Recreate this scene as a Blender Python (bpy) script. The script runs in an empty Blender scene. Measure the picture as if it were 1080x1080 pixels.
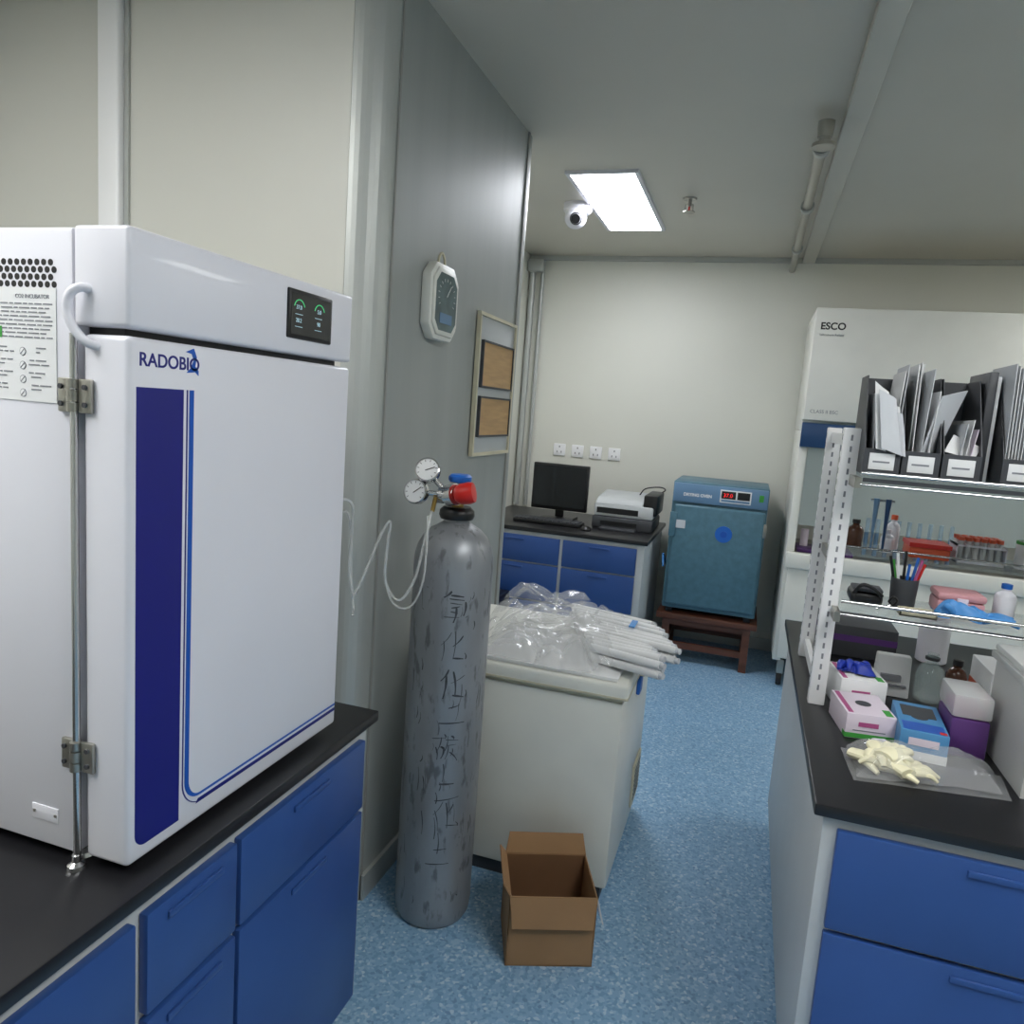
import bpy, bmesh, math, random
from mathutils import Vector, Matrix, noise, Euler
random.seed(7)
S=bpy.context.scene
# ---------------------------------------------------------------- materials
def lin(c):
    out=[]
    for v in c:
        v=v/255.0
        out.append(v/12.92 if v<=0.04045 else ((v+0.055)/1.055)**2.4)
    return out
def mat(name,c,rough=0.5,metal=0.0,var=0.06,scale=6.0,bump=0.0,bscale=60,alpha=1.0,emit=0,trans=0.0,stretch=None,coat=0.0,spec=None,bdist=0.004):
    m=bpy.data.materials.new(name); m.use_nodes=True
    nt=m.node_tree; b=nt.nodes['Principled BSDF']
    l=lin(c)
    tc=nt.nodes.new('ShaderNodeTexCoord'); mp=nt.nodes.new('ShaderNodeMapping')
    if stretch: mp.inputs['Scale'].default_value=stretch
    nt.links.new(tc.outputs['Object'],mp.inputs['Vector'])
    n=nt.nodes.new('ShaderNodeTexNoise'); n.inputs['Scale'].default_value=scale; n.inputs['Detail'].default_value=4
    nt.links.new(mp.outputs['Vector'],n.inputs['Vector'])
    r=nt.nodes.new('ShaderNodeValToRGB')
    r.color_ramp.elements[0].position=0.3; r.color_ramp.elements[1].position=0.7
    r.color_ramp.elements[0].color=[max(0,v*(1-var)) for v in l]+[1]
    r.color_ramp.elements[1].color=[min(1,v*(1+var)) for v in l]+[1]
    nt.links.new(n.outputs['Fac'],r.inputs['Fac']); nt.links.new(r.outputs['Color'],b.inputs['Base Color'])
    b.inputs['Roughness'].default_value=rough; b.inputs['Metallic'].default_value=metal
    b.inputs['Alpha'].default_value=alpha
    b.inputs['Transmission Weight'].default_value=trans
    b.inputs['Coat Weight'].default_value=coat
    if spec is not None: b.inputs['Specular IOR Level'].default_value=spec
    if emit:
        b.inputs['Emission Color'].default_value=l+[1]; b.inputs['Emission Strength'].default_value=emit
    if bump:
        n2=nt.nodes.new('ShaderNodeTexNoise'); n2.inputs['Scale'].default_value=bscale
        nt.links.new(mp.outputs['Vector'],n2.inputs['Vector'])
        bp=nt.nodes.new('ShaderNodeBump'); bp.inputs['Strength'].default_value=bump; bp.inputs['Distance'].default_value=bdist
        nt.links.new(n2.outputs['Fac'],bp.inputs['Height']); nt.links.new(bp.outputs['Normal'],b.inputs['Normal'])
    return m
def filmmat(name,c,alpha,rough=0.1,bump=0.5,bscale=26):
    return mat(name,c,rough=rough,var=0.02,spec=1.0,bump=bump,bscale=bscale,bdist=0.006,alpha=alpha,coat=0.6)
def floor_mat():
    m=mat('vinyl_floor',(135,176,208),rough=0.36,var=0.08,scale=2.5,bump=0.05,bscale=40)
    nt=m.node_tree; b=nt.nodes['Principled BSDF']
    tc=[n for n in nt.nodes if n.type=='TEX_COORD'][0]; ramp=[n for n in nt.nodes if n.type=='VALTORGB'][0]
    v=nt.nodes.new('ShaderNodeTexVoronoi'); v.inputs['Scale'].default_value=120
    nt.links.new(tc.outputs['Object'],v.inputs['Vector'])
    sep=nt.nodes.new('ShaderNodeSeparateColor'); nt.links.new(v.outputs['Color'],sep.inputs['Color'])
    r2=nt.nodes.new('ShaderNodeValToRGB'); e=r2.color_ramp
    e.interpolation='CONSTANT'
    e.elements[0].position=0; e.elements[0].color=lin((108,150,190))+[1]
    e.elements[1].position=0.25; e.elements[1].color=lin((138,176,208))+[1]
    x=e.elements.new(0.7); x.color=lin((168,198,220))+[1]
    x=e.elements.new(0.88); x.color=lin((205,222,232))+[1]
    x=e.elements.new(0.95); x.color=lin((92,128,172))+[1]
    nt.links.new(sep.outputs['Red'],r2.inputs['Fac'])
    mx=nt.nodes.new('ShaderNodeMix'); mx.data_type='RGBA'; mx.inputs[0].default_value=0.6
    nt.links.new(ramp.outputs['Color'],mx.inputs[6]); nt.links.new(r2.outputs['Color'],mx.inputs[7])
    nt.links.new(mx.outputs[2],b.inputs['Base Color'])
    return m
def steel_cyl_mat():
    m=mat('worn_grey_paint',(146,149,153),rough=0.4,metal=0.4,var=0.18,scale=9,bump=0.12,bscale=30,stretch=(1,1,0.35))
    nt=m.node_tree; b=nt.nodes['Principled BSDF']
    mp=[n for n in nt.nodes if n.type=='MAPPING'][0]; ramp=[n for n in nt.nodes if n.type=='VALTORGB'][0]
    n=nt.nodes.new('ShaderNodeTexNoise'); n.inputs['Scale'].default_value=42; n.inputs['Detail'].default_value=7
    nt.links.new(mp.outputs['Vector'],n.inputs['Vector'])
    r=nt.nodes.new('ShaderNodeValToRGB'); r.color_ramp.elements[0].position=0.34; r.color_ramp.elements[1].position=0.43
    r.color_ramp.elements[0].color=(0.3,0.3,0.3,1)
    nt.links.new(n.outputs['Fac'],r.inputs['Fac'])
    mx=nt.nodes.new('ShaderNodeMix'); mx.data_type='RGBA'; mx.blend_type='MULTIPLY'; mx.inputs[0].default_value=0.6
    nt.links.new(ramp.outputs['Color'],mx.inputs[6]); nt.links.new(r.outputs['Color'],mx.inputs[7])
    nt.links.new(mx.outputs[2],b.inputs['Base Color'])
    return m
M={}
M['floor']=floor_mat()
M['ceil']=mat('ceiling_panel_paint',(202,197,184),rough=0.4,var=0.03,scale=1.5)
M['wallb']=mat('cream_wall_panel',(221,221,210),rough=0.5,var=0.02,scale=1.2)
M['wallg']=mat('grey_metal_wall_panel',(160,164,161),rough=0.5,metal=0.1,var=0.06,scale=1.5,stretch=(6,6,0.3))
M['wallj']=mat('white_sandwich_panel',(208,207,198),rough=0.4,var=0.02,scale=1.2)
M['alu']=mat('aluminium_trim',(182,185,181),rough=0.4,metal=0.3,var=0.03)
M['post']=mat('white_cover_strip',(240,240,240),rough=0.35,var=0.01)
M['seam']=mat('panel_seam_grey',(150,150,145),rough=0.6)
M['white']=mat('white_powder_coat',(222,222,229),rough=0.36,var=0.01,coat=0.2)
M['white2']=mat('offwhite_enamel',(222,222,214),rough=0.4,var=0.03)
M['dirty']=mat('aged_white_enamel',(226,226,217),rough=0.38,var=0.06,scale=3)
M['yellowed']=mat('yellowed_plastic',(205,198,172),rough=0.5,var=0.12,scale=5)
M['black']=mat('black_epoxy_top',(24,24,27),rough=0.34,var=0.1)
M['blk']=mat('black_plastic',(20,20,22),rough=0.35,var=0.1)
M['dgrey']=mat('dark_grey_plastic',(62,64,68),rough=0.5,var=0.08)
M['grey']=mat('light_grey_laminate',(190,194,195),rough=0.45,var=0.02)
M['blue']=mat('blue_drawer_laminate',(46,80,142),rough=0.35,var=0.06)
M['navy']=mat('navy_print',(22,26,118),rough=0.35,var=0.02)
M['azure']=mat('azure_print',(22,84,178),rough=0.35,var=0.02)
M['dkteal']=mat('dark_blue_stripe',(24,62,104),rough=0.35,var=0.04)
M['teal']=mat('teal_hammered_paint',(76,114,130),rough=0.42,var=0.12,scale=25,bump=0.15,bscale=90)
M['tealp']=mat('control_panel_blue',(100,134,166),rough=0.4,var=0.05)
M['wood']=mat('red_brown_wood',(98,58,42),rough=0.5,var=0.35,scale=4,stretch=(1,8,8))
M['lwood']=mat('light_wood_board',(186,150,102),rough=0.55,var=0.12,scale=6,stretch=(1,1,10))
M['chrome']=mat('chrome_steel',(205,205,205),rough=0.18,metal=1.0,var=0.03)
M['steel']=mat('brushed_steel',(170,168,160),rough=0.32,metal=0.9,var=0.05)
M['brass']=mat('brass',(170,140,80),rough=0.3,metal=0.9)
M['red']=mat('red_plastic',(205,35,28),rough=0.35)
M['orange']=mat('orange_plastic',(210,90,55),rough=0.4)
M['kblue']=mat('blue_knob_plastic',(30,100,190),rough=0.4)
M['cyl']=steel_cyl_mat()
M['ink']=mat('black_marker_ink',(62,64,68),rough=0.5,var=0.45,scale=50)
M['lamp']=mat('led_diffuser',(246,248,255),rough=0.5,emit=24)
M['lamp2']=mat('led_diffuser_front',(251,251,250),rough=0.5,emit=14)
M['paper']=mat('white_paper',(225,226,226),rough=0.8,var=0.03)
M['paperg']=mat('grey_white_paper',(200,203,207),rough=0.7,var=0.05)
M['print']=mat('grey_print_ink',(130,132,138),rough=0.8)
M['glass']=mat('clear_glass',(215,232,230),rough=0.05,var=0.01,alpha=0.2,spec=0.8)
M['film']=filmmat('clear_plastic_film',(236,238,240),0.2)
M['film2']=filmmat('translucent_plastic_wrap',(238,239,238),0.34)
M['vial']=mat('clear_vial_plastic',(225,228,228),rough=0.2,var=0.02,alpha=0.55)
M['bin']=mat('translucent_polypropylene',(222,224,222),rough=0.3,var=0.02,alpha=0.62)
M['tube']=mat('clear_silicone_tube',(236,238,236),rough=0.1,var=0.02,alpha=0.38,spec=1.0,coat=0.5)
M['card']=mat('corrugated_cardboard',(158,122,86),rough=0.85,var=0.08,scale=8)
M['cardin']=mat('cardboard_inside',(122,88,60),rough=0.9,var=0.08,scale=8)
M['lav']=mat('lavender_carton',(218,206,218),rough=0.6,var=0.05)
M['green']=mat('green_print',(60,150,60),rough=0.6)
M['magenta']=mat('magenta_print',(170,80,130),rough=0.6)
M['mblue']=mat('mask_box_blue',(76,136,184),rough=0.5,var=0.06)
M['nitrile']=mat('blue_nitrile',(35,60,170),rough=0.45,var=0.1,bump=0.3)
M['lblue']=mat('light_blue_nitrile',(70,140,205),rough=0.5,var=0.08,bump=0.3)
M['latex']=mat('cream_latex',(236,230,196),rough=0.55,var=0.04,bump=0.2)
M['purple']=mat('purple_plastic',(92,56,120),rough=0.35,alpha=0.9)
M['pink']=mat('pink_plastic',(205,150,155),rough=0.45)
M['screen']=mat('dark_lcd',(14,18,22),rough=0.12)
M['lcdtxt']=mat('lcd_glyphs',(150,180,190),rough=0.4,emit=0.6)
M['lcdgrn']=mat('lcd_green_glyphs',(70,190,120),rough=0.4,emit=0.6)
M['lcdred']=mat('red_led_digits',(240,40,40),rough=0.4,emit=1.0)
M['lcdface']=mat('thermometer_face',(84,104,106),rough=0.3,var=0.3,scale=20)
M['amber']=mat('amber_bottle',(80,50,35),rough=0.2)
M['rubber']=mat('black_rubber',(25,25,25),rough=0.7)
# ---------------------------------------------------------------- helpers
def group(name,loc=(0,0,0),rz=0.0,world=True):
    e=bpy.data.objects.new(name,None); e.empty_display_size=0.05
    e.location=loc; e.rotation_euler=(0,0,math.radians(rz))
    S.collection.objects.link(e)
    e['off']=list(loc) if world else [0,0,0]
    return e
def finish(name,me,parent,m,smooth=False):
    me.materials.append(m)
    if parent is not None:
        me.transform(Matrix.Translation(-Vector(parent['off'])))
    o=bpy.data.objects.new(name,me); S.collection.objects.link(o)
    if parent is not None: o.parent=parent
    if smooth:
        for p in me.polygons: p.use_smooth=True
        try:
            me.set_sharp_from_angle(angle=math.radians(40))
        except Exception: pass
    return o
def bm_box(bm,x0,x1,y0,y1,z0,z1,rot=None):
    vs=[bm.verts.new(v) for v in [(x0,y0,z0),(x1,y0,z0),(x1,y1,z0),(x0,y1,z0),(x0,y0,z1),(x1,y0,z1),(x1,y1,z1),(x0,y1,z1)]]
    for f in [(0,3,2,1),(4,5,6,7),(0,1,5,4),(1,2,6,5),(2,3,7,6),(3,0,4,7)]:
        bm.faces.new([vs[i] for i in f])
    return vs
def box(name,p,x0,x1,y0,y1,z0,z1,m,bev=0.0,seg=2):
    bm=bmesh.new(); bm_box(bm,x0,x1,y0,y1,z0,z1)
    if bev: bmesh.ops.bevel(bm,geom=bm.edges[:],offset=bev,segments=seg,affect='EDGES',profile=0.5)
    me=bpy.data.meshes.new(name); bm.to_mesh(me); bm.free()
    return finish(name,me,p,m,smooth=bev>0)
def boxes(name,p,lst,m):
    bm=bmesh.new()
    for b in lst: bm_box(bm,*b)
    me=bpy.data.meshes.new(name); bm.to_mesh(me); bm.free()
    return finish(name,me,p,m)
def prism(name,p,pts,axis,a0,a1,m,bev=0):
    bm=bmesh.new()
    def mk(q,a):
        if axis=='x': return (a,q[0],q[1])
        if axis=='y': return (q[0],a,q[1])
        return (q[0],q[1],a)
    A=[bm.verts.new(mk(q,a0)) for q in pts]; B=[bm.verts.new(mk(q,a1)) for q in pts]
    n=len(pts)
    bm.faces.new(A); bm.faces.new(B[::-1])
    for i in range(n): bm.faces.new([A[i],B[i],B[(i+1)%n],A[(i+1)%n]])
    bmesh.ops.recalc_face_normals(bm,faces=bm.faces[:])
    if bev: bmesh.ops.bevel(bm,geom=bm.edges[:],offset=bev,segments=2,affect='EDGES',profile=0.5)
    me=bpy.data.meshes.new(name); bm.to_mesh(me); bm.free()
    return finish(name,me,p,m,smooth=bev>0)
def lathe(name,p,prof,loc,m,seg=32,direction=(0,0,1),smooth=True):
    bm=bmesh.new(); q=Vector((0,0,1)).rotation_difference(Vector(direction).normalized()).to_matrix(); L=Vector(loc)
    rings=[]
    for r,z in prof:
        if r<1e-6: rings.append([bm.verts.new(L+q@Vector((0,0,z)))])
        else: rings.append([bm.verts.new(L+q@Vector((r*math.cos(2*math.pi*i/seg),r*math.sin(2*math.pi*i/seg),z))) for i in range(seg)])
    for a,b in zip(rings,rings[1:]):
        for i in range(seg):
            j=(i+1)%seg
            if len(a)==1 and len(b)==1: continue
            if len(a)==1: bm.faces.new([a[0],b[i],b[j]])
            elif len(b)==1: bm.faces.new([a[i],a[j],b[0]])
            else: bm.faces.new([a[i],a[j],b[j],b[i]])
    bmesh.ops.recalc_face_normals(bm,faces=bm.faces[:])
    me=bpy.data.meshes.new(name); bm.to_mesh(me); bm.free()
    return finish(name,me,p,m,smooth=smooth)
def rod(name,p,a,b,r,m,seg=20,r2=None):
    a=Vector(a); b=Vector(b); L=(b-a).length; r2=r if r2 is None else r2
    return lathe(name,p,[(0,0),(r,0),(r2,L),(0,L)],a,m,seg,b-a)
def rods(name,p,lst,m,seg=12):
    bm=bmesh.new()
    for a,b,r in lst:
        a=Vector(a); b=Vector(b); q=Vector((0,0,1)).rotation_difference((b-a).normalized()).to_matrix()
        R=[[bm.verts.new(c+q@Vector((r*math.cos(2*math.pi*i/seg),r*math.sin(2*math.pi*i/seg),0))) for i in range(seg)] for c in (a,b)]
        for i in range(seg): bm.faces.new([R[0][i],R[0][(i+1)%seg],R[1][(i+1)%seg],R[1][i]])
        bm.faces.new(R[0][::-1]); bm.faces.new(R[1])
    me=bpy.data.meshes.new(name); bm.to_mesh(me); bm.free()
    return finish(name,me,p,m,smooth=True)
def catmull(pts,n=10):
    P=[Vector(x) for x in pts]; P=[P[0]*2-P[1]]+P+[P[-1]*2-P[-2]]; out=[]
    for i in range(1,len(P)-2):
        for k in range(n):
            t=k/n
            out.append(0.5*((2*P[i])+(-P[i-1]+P[i+1])*t+(2*P[i-1]-5*P[i]+4*P[i+1]-P[i+2])*t*t+(-P[i-1]+3*P[i]-3*P[i+1]+P[i+2])*t**3))
    out.append(P[-2]); return out
def tube(name,p,pts,r,m,seg=10,n=10,radii=None,flat=1.0):
    P=catmull(pts,n); bm=bmesh.new(); rings=[]; up=Vector((0.123,0.2,1)).normalized()
    for i,c in enumerate(P):
        d=(P[min(i+1,len(P)-1)]-P[max(i-1,0)]).normalized()
        u=(up-d*up.dot(d)).normalized(); up=u; v=d.cross(u)
        rr=r
        if radii:
            f=i/(len(P)-1)*(len(radii)-1); k=min(int(f),len(radii)-2); rr=radii[k]*(1-(f-k))+radii[k+1]*(f-k)
        rings.append([bm.verts.new(c+rr*(u*math.cos(2*math.pi*j/seg)*flat+v*math.sin(2*math.pi*j/seg))) for j in range(seg)])
    for a,b in zip(rings,rings[1:]):
        for j in range(seg): bm.faces.new([a[j],a[(j+1)%seg],b[(j+1)%seg],b[j]])
    bm.faces.new(rings[0][::-1]); bm.faces.new(rings[-1])
    bmesh.ops.recalc_face_normals(bm,faces=bm.faces[:])
    me=bpy.data.meshes.new(name); bm.to_mesh(me); bm.free()
    return finish(name,me,p,m,smooth=True)
def text(name,p,body,loc,rot,size,m,align='LEFT',bold=0.0):
    c=bpy.data.curves.new(name,'FONT'); c.body=body; c.size=size; c.extrude=0.0003; c.align_x=align; c.offset=bold
    o=bpy.data.objects.new(name,c); S.collection.objects.link(o)
    dg=bpy.context.evaluated_depsgraph_get()
    me=bpy.data.meshes.new_from_object(o.evaluated_get(dg)); bpy.data.objects.remove(o)
    me.transform(Matrix.Translation(loc)@Euler([math.radians(a) for a in rot]).to_matrix().to_4x4())
    me.materials.clear()
    return finish(name,me,p,m)
def sheet(name,p,corners,m,amp=0.02,freq=8,nx=40,ny=30,seed=0,dome=0.0,lat=0.8):
    bm=bmesh.new(); C=[Vector(c) for c in corners]; g=[]
    for j in range(ny+1):
        row=[]
        for i in range(nx+1):
            u=i/nx; v=j/ny
            q=C[0]*(1-u)*(1-v)+C[1]*u*(1-v)+C[2]*u*v+C[3]*(1-u)*v
            s=Vector((q.x*freq+seed,q.y*freq,seed*0.7+q.z))
            s=s+Vector((noise.noise(s*0.7+Vector((3,1,0))),noise.noise(s*0.7+Vector((7,5,0))),0))*0.6
            h=abs(noise.noise(s))*1.15+0.4*abs(noise.noise(s*2.2))+0.12*abs(noise.noise(s*4.6))
            e=max(0.0,1.0-max(abs(2*u-1),abs(2*v-1))**4)
            row.append(bm.verts.new(q+Vector((noise.noise(s+Vector((9,0,0)))*amp*lat,noise.noise(s+Vector((0,9,0)))*amp*lat,h*amp*(0.3+0.7*e)+dome*e))))
        g.append(row)
    for j in range(ny):
        for i in range(nx): bm.faces.new([g[j][i],g[j][i+1],g[j+1][i+1],g[j+1][i]])
    me=bpy.data.meshes.new(name); bm.to_mesh(me); bm.free()
    return finish(name,me,p,m,smooth=True)
def quad(name,p,corners,m,th=0.0012):
    C=[Vector(c) for c in corners]; n=(C[1]-C[0]).cross(C[3]-C[0]).normalized()*th
    bm=bmesh.new(); A=[bm.verts.new(c) for c in C]; B=[bm.verts.new(c+n) for c in C]
    bm.faces.new(A); bm.faces.new(B[::-1])
    for i in range(4): bm.faces.new([A[i],B[i],B[(i+1)%4],A[(i+1)%4]])
    bmesh.ops.recalc_face_normals(bm,faces=bm.faces[:])
    me=bpy.data.meshes.new(name); bm.to_mesh(me); bm.free()
    return finish(name,me,p,m)
# ---------------------------------------------------------------- room shell
CZ=2.58; BY=5.2; RX=2.6; LX=-2.6; FY=-2.2
box('floor',None,LX-0.1,RX+0.1,FY-0.1,BY+0.1,-0.05,0,M['floor'])
box('ceiling',None,LX-0.1,RX+0.1,FY-0.1,BY+0.1,CZ,CZ+0.06,M['ceil'])
box('wall_back',None,LX-0.1,RX+0.1,BY,BY+0.1,0,CZ,M['wallb'])
box('wall_right',None,RX,RX+0.1,FY,BY,0,CZ,M['wallb'])
box('wall_front',None,LX-0.1,RX+0.1,FY-0.1,FY,0,CZ,M['wallb'])
box('wall_left',None,LX-0.1,LX,FY,1.75,0,CZ,M['wallj'])
wx=-0.97; wy=1.75; r=0.085
prism('wall_partition',None,[(LX,wy),(wx-r-0.001,wy),(wx-r-0.001,wy+0.05),(LX,wy+0.05)],'z',0,CZ,M['wallj'])
arc=[(wx-r+r*math.sin(a),wy+r-r*math.cos(a)) for a in [math.radians(x) for x in range(0,91,9)]]
cor=prism('trim_1',None,arc+[(wx-0.03,wy+r),(wx-r,wy+0.03)],'z',0,CZ,M['alu'])
prism('wall_left_inner',None,[(wx,wy+r+0.001),(wx,2.98),(wx-0.05,2.98),(wx-0.05,wy+r+0.001)],'z',0,CZ,M['wallg'])
arc=[(wx-0.05+0.05*math.cos(a),2.981+0.05*math.sin(a)) for a in [math.radians(x) for x in range(0,91,15)]]
prism('trim_2',None,arc+[(wx-0.1,3.031),(wx-0.1,2.981)],'z',0,CZ,M['alu'])
box('wall_left_return',None,-1.68,wx-0.101,2.98,3.031,0,CZ,M['wallb'])
box('wall_left_rear',None,-1.73,-1.63,3.032,BY,0,CZ,M['wallb'])
box('trim_3',None,-1.845,-1.77,wy-0.03,wy-0.001,0,CZ,M['post'],0.008,3)
boxes('trim_4',None,[(-1.86,-1.8455,wy-0.008,wy-0.001,0,CZ),(-1.7695,-1.755,wy-0.008,wy-0.001,0,CZ)],M['alu'])
boxes('trim_5',None,[(wx,wx+0.004,1.84,1.848,0,CZ),(wx,wx+0.006,2.93,2.945,0,CZ)],M['seam'])
boxes('trim_6',None,[(-1.63,RX,BY-0.03,BY-0.0005,CZ-0.03,CZ-0.001)],M['alu'])
boxes('baseboard_back',None,[(-1.63,RX,BY-0.015,BY-0.0005,0,0.08)],M['alu'])
boxes('baseboard_left',None,[(wx,wx+0.012,1.84,2.98,0,0.08)],M['alu'])
box('ceiling_channel',None,0.175,0.25,1.2,BY-0.03,CZ-0.035,CZ-0.0005,M['ceil'],0.004)
g=group('corner_bars',(-1.57,5.12,0.81))  # rods standing in for the white vertical bars in this corner
rods('bars',g,[((-1.60,5.165,0.81),(-1.60,5.165,CZ-0.1),0.022),((-1.53,5.175,0.81),(-1.53,5.175,CZ-0.1),0.014)],M['alu'],16)
box('junction',g,-1.625,-1.51,5.1,5.169,CZ-0.12,CZ-0.04,M['alu'],0.01)
g=group('sprinkler_pipe',(0.12,4,CZ-0.07))
rod('pipe',g,(0.12,2.9,CZ-0.07),(0.12,BY-0.001,CZ-0.07),0.02,M['steel'])
for i,y in enumerate((3.0,3.75,4.6)):
    lathe('clamp_%d'%i,g,[(0.021,0),(0.03,0),(0.03,0.03),(0.021,0.03)],(0.12,y,CZ-0.07),M['alu'],20,(0,1,0))
    rod('hanger_%d'%i,g,(0.12,y+0.015,CZ-0.05),(0.12,y+0.015,CZ),0.007,M['alu'])
lathe('flange',g,[(0,0),(0.04,0),(0.04,0.012),(0.02,0.02),(0.02,0.07)],(0.12,2.87,CZ-0.115),M['steel'],24)
lathe('elbow',g,[(0,0),(0.025,0),(0.028,0.03),(0.028,0.05),(0.0,0.055)],(0.12,2.87,CZ-0.08),M['steel'],24)
def lamp(x0,x1,y0,y1,m):
    g=group('ceiling_light',((x0+x1)/2,(y0+y1)/2,CZ))
    boxes('frame',g,[(x0-0.02,x1+0.02,y0-0.02,y0,CZ-0.014,CZ-0.0005),(x0-0.02,x1+0.02,y1,y1+0.02,CZ-0.014,CZ-0.0005),(x0-0.02,x0,y0,y1,CZ-0.014,CZ-0.0005),(x1,x1+0.02,y0,y1,CZ-0.014,CZ-0.0005)],M['white'])
    box('diffuser',g,x0,x1,y0,y1,CZ-0.009,CZ-0.002,m)
lamp(-0.92,-0.625,3.42,4.42,M['lamp'])
lamp(0.55,1.15,0.0,1.3,M['lamp2'])
lamp(-2.0,-1.2,-0.7,0.6,M['lamp2'])
lamp(1.85,2.25,2.8,4.0,M['lamp2'])  # unseen fill panel, added beyond the right edge of view
g=group('dome_security_camera',(-1.0,3.93,CZ))
lathe('base',g,[(0,0),(0.075,0),(0.075,-0.035),(0.06,-0.05),(0,-0.05)],(-1.0,3.93,CZ-0.0005),M['white'],32)
lathe('ball',g,[(0,-0.06)]+[(0.058*math.sin(a),-0.058*math.cos(a)) for a in [math.radians(k) for k in range(15,180,15)]]+[(0,0.058)],(-1.0,3.90,CZ-0.075),M['white'],28,(-0.1,0.5,1))
lathe('lens',g,[(0,0),(0.02,0),(0.024,-0.012),(0.0,-0.012)],(-0.985,3.848,CZ-0.092),M['blk'],20,(-0.1,0.85,0.4))
lathe('ir_ring',g,[(0.026,0.002),(0.032,-0.006),(0.026,-0.008)],(-0.985,3.852,CZ-0.091),M['dgrey'],20,(-0.1,0.85,0.4))
g=group('fire_sprinkler',(-0.42,3.85,CZ))
lathe('escutcheon',g,[(0,0),(0.035,0),(0.03,-0.008),(0,-0.008)],(-0.42,3.85,CZ-0.0005),M['steel'],24)
rod('stem',g,(-0.42,3.85,CZ-0.04),(-0.42,3.85,CZ-0.005),0.01,M['steel'])
boxes('yoke',g,[(-0.44,-0.436,3.845,3.855,CZ-0.065,CZ-0.03),(-0.404,-0.4,3.845,3.855,CZ-0.065,CZ-0.03),(-0.44,-0.4,3.845,3.855,CZ-0.034,CZ-0.03)],M['steel'])
rod('bulb',g,(-0.42,3.85,CZ-0.064),(-0.42,3.85,CZ-0.036),0.004,M['red'])
lathe('deflector',g,[(0,0),(0.03,0),(0.03,-0.004),(0,-0.004)],(-0.42,3.85,CZ-0.064),M['steel'],24)
for i in range(4):
    x=-1.31+0.133*i
    g=group('wall_socket',(x,BY,1.234))
    box('plate',g,x-0.043,x+0.043,BY-0.012,BY-0.0003,1.191,1.277,M['post'],0.004)
    boxes('slots',g,[(x-0.003,x+0.003,BY-0.0135,BY-0.0118,1.25,1.262),(x-0.018,x-0.013,BY-0.0135,BY-0.0118,1.212,1.226),(x+0.013,x+0.018,BY-0.0135,BY-0.0118,1.212,1.226)],M['dgrey'])
# ---------------------------------------------------------------- benches
def bench(name,x0,x1,y0,y1,H,face,cells,end=None):
    g=group(name,((x0+x1)/2,(y0+y1)/2,0))
    box('worktop',g,x0,x1,y0,y1,H-0.025,H,M['black'],0.004)
    ov=0.02
    cx0,cx1,cy0,cy1=x0+ov,x1-ov,y0+ov,y1-ov
    box('carcass',g,cx0,cx1,cy0,cy1,0.09,H-0.0255,M['grey'],0.002)
    box('plinth',g,cx0+0.04,cx1-0.04,cy0+0.04,cy1-0.04,0,0.0895,M['dgrey'])
    for i,(a0,a1,z0,z1) in enumerate(cells):
        if face=='y-':
            box('front_%d'%i,g,a0,a1,cy0-0.017,cy0-0.0005,z0,z1,M['blue'],0.003)
            box('pull_%d'%i,g,(a0+a1)/2-0.06,(a0+a1)/2+0.06,cy0-0.022,cy0-0.0165,z1-0.03,z1-0.018,M['blue'],0.002)
        else:
            box('front_%d'%i,g,cx1+0.0005,cx1+0.017,a0,a1,z0,z1,M['blue'],0.003)
            box('pull_%d'%i,g,cx1+0.0165,cx1+0.022,(a0+a1)/2-0.06,(a0+a1)/2+0.06,z1-0.03,z1-0.018,M['blue'],0.002)
    return g
cells=[]
for a in [(-0.85,-0.34),(-0.32,0.2),(0.22,0.75),(0.77,0.965),(0.975,1.395)]:
    cells.append((a[0],a[1],0.59,0.75))
    cells.append((a[0],a[1],0.12,0.58))
bench('laboratory_bench',-1.6,-0.735,-0.9,1.447,0.80,'x+',cells)
cells=[]
for a in [(-1.58,-1.02),(-1.0,-0.56)]:
    cells+= [(a[0],a[1],0.59,0.75),(a[0],a[1],0.36,0.58),(a[0],a[1],0.12,0.35)]
bench('laboratory_bench',-1.625,-0.5,4.23,5.14,0.80,'y-',cells)
cells=[]
for a in [(0.238,0.80),(0.82,1.35),(1.37,1.85)]:
    cells+= [(a[0],a[1],0.55,0.752),(a[0],a[1],0.12,0.54)]
bench('laboratory_bench',0.192,1.9,1.45,2.88,0.80,'y-',cells)
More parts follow.
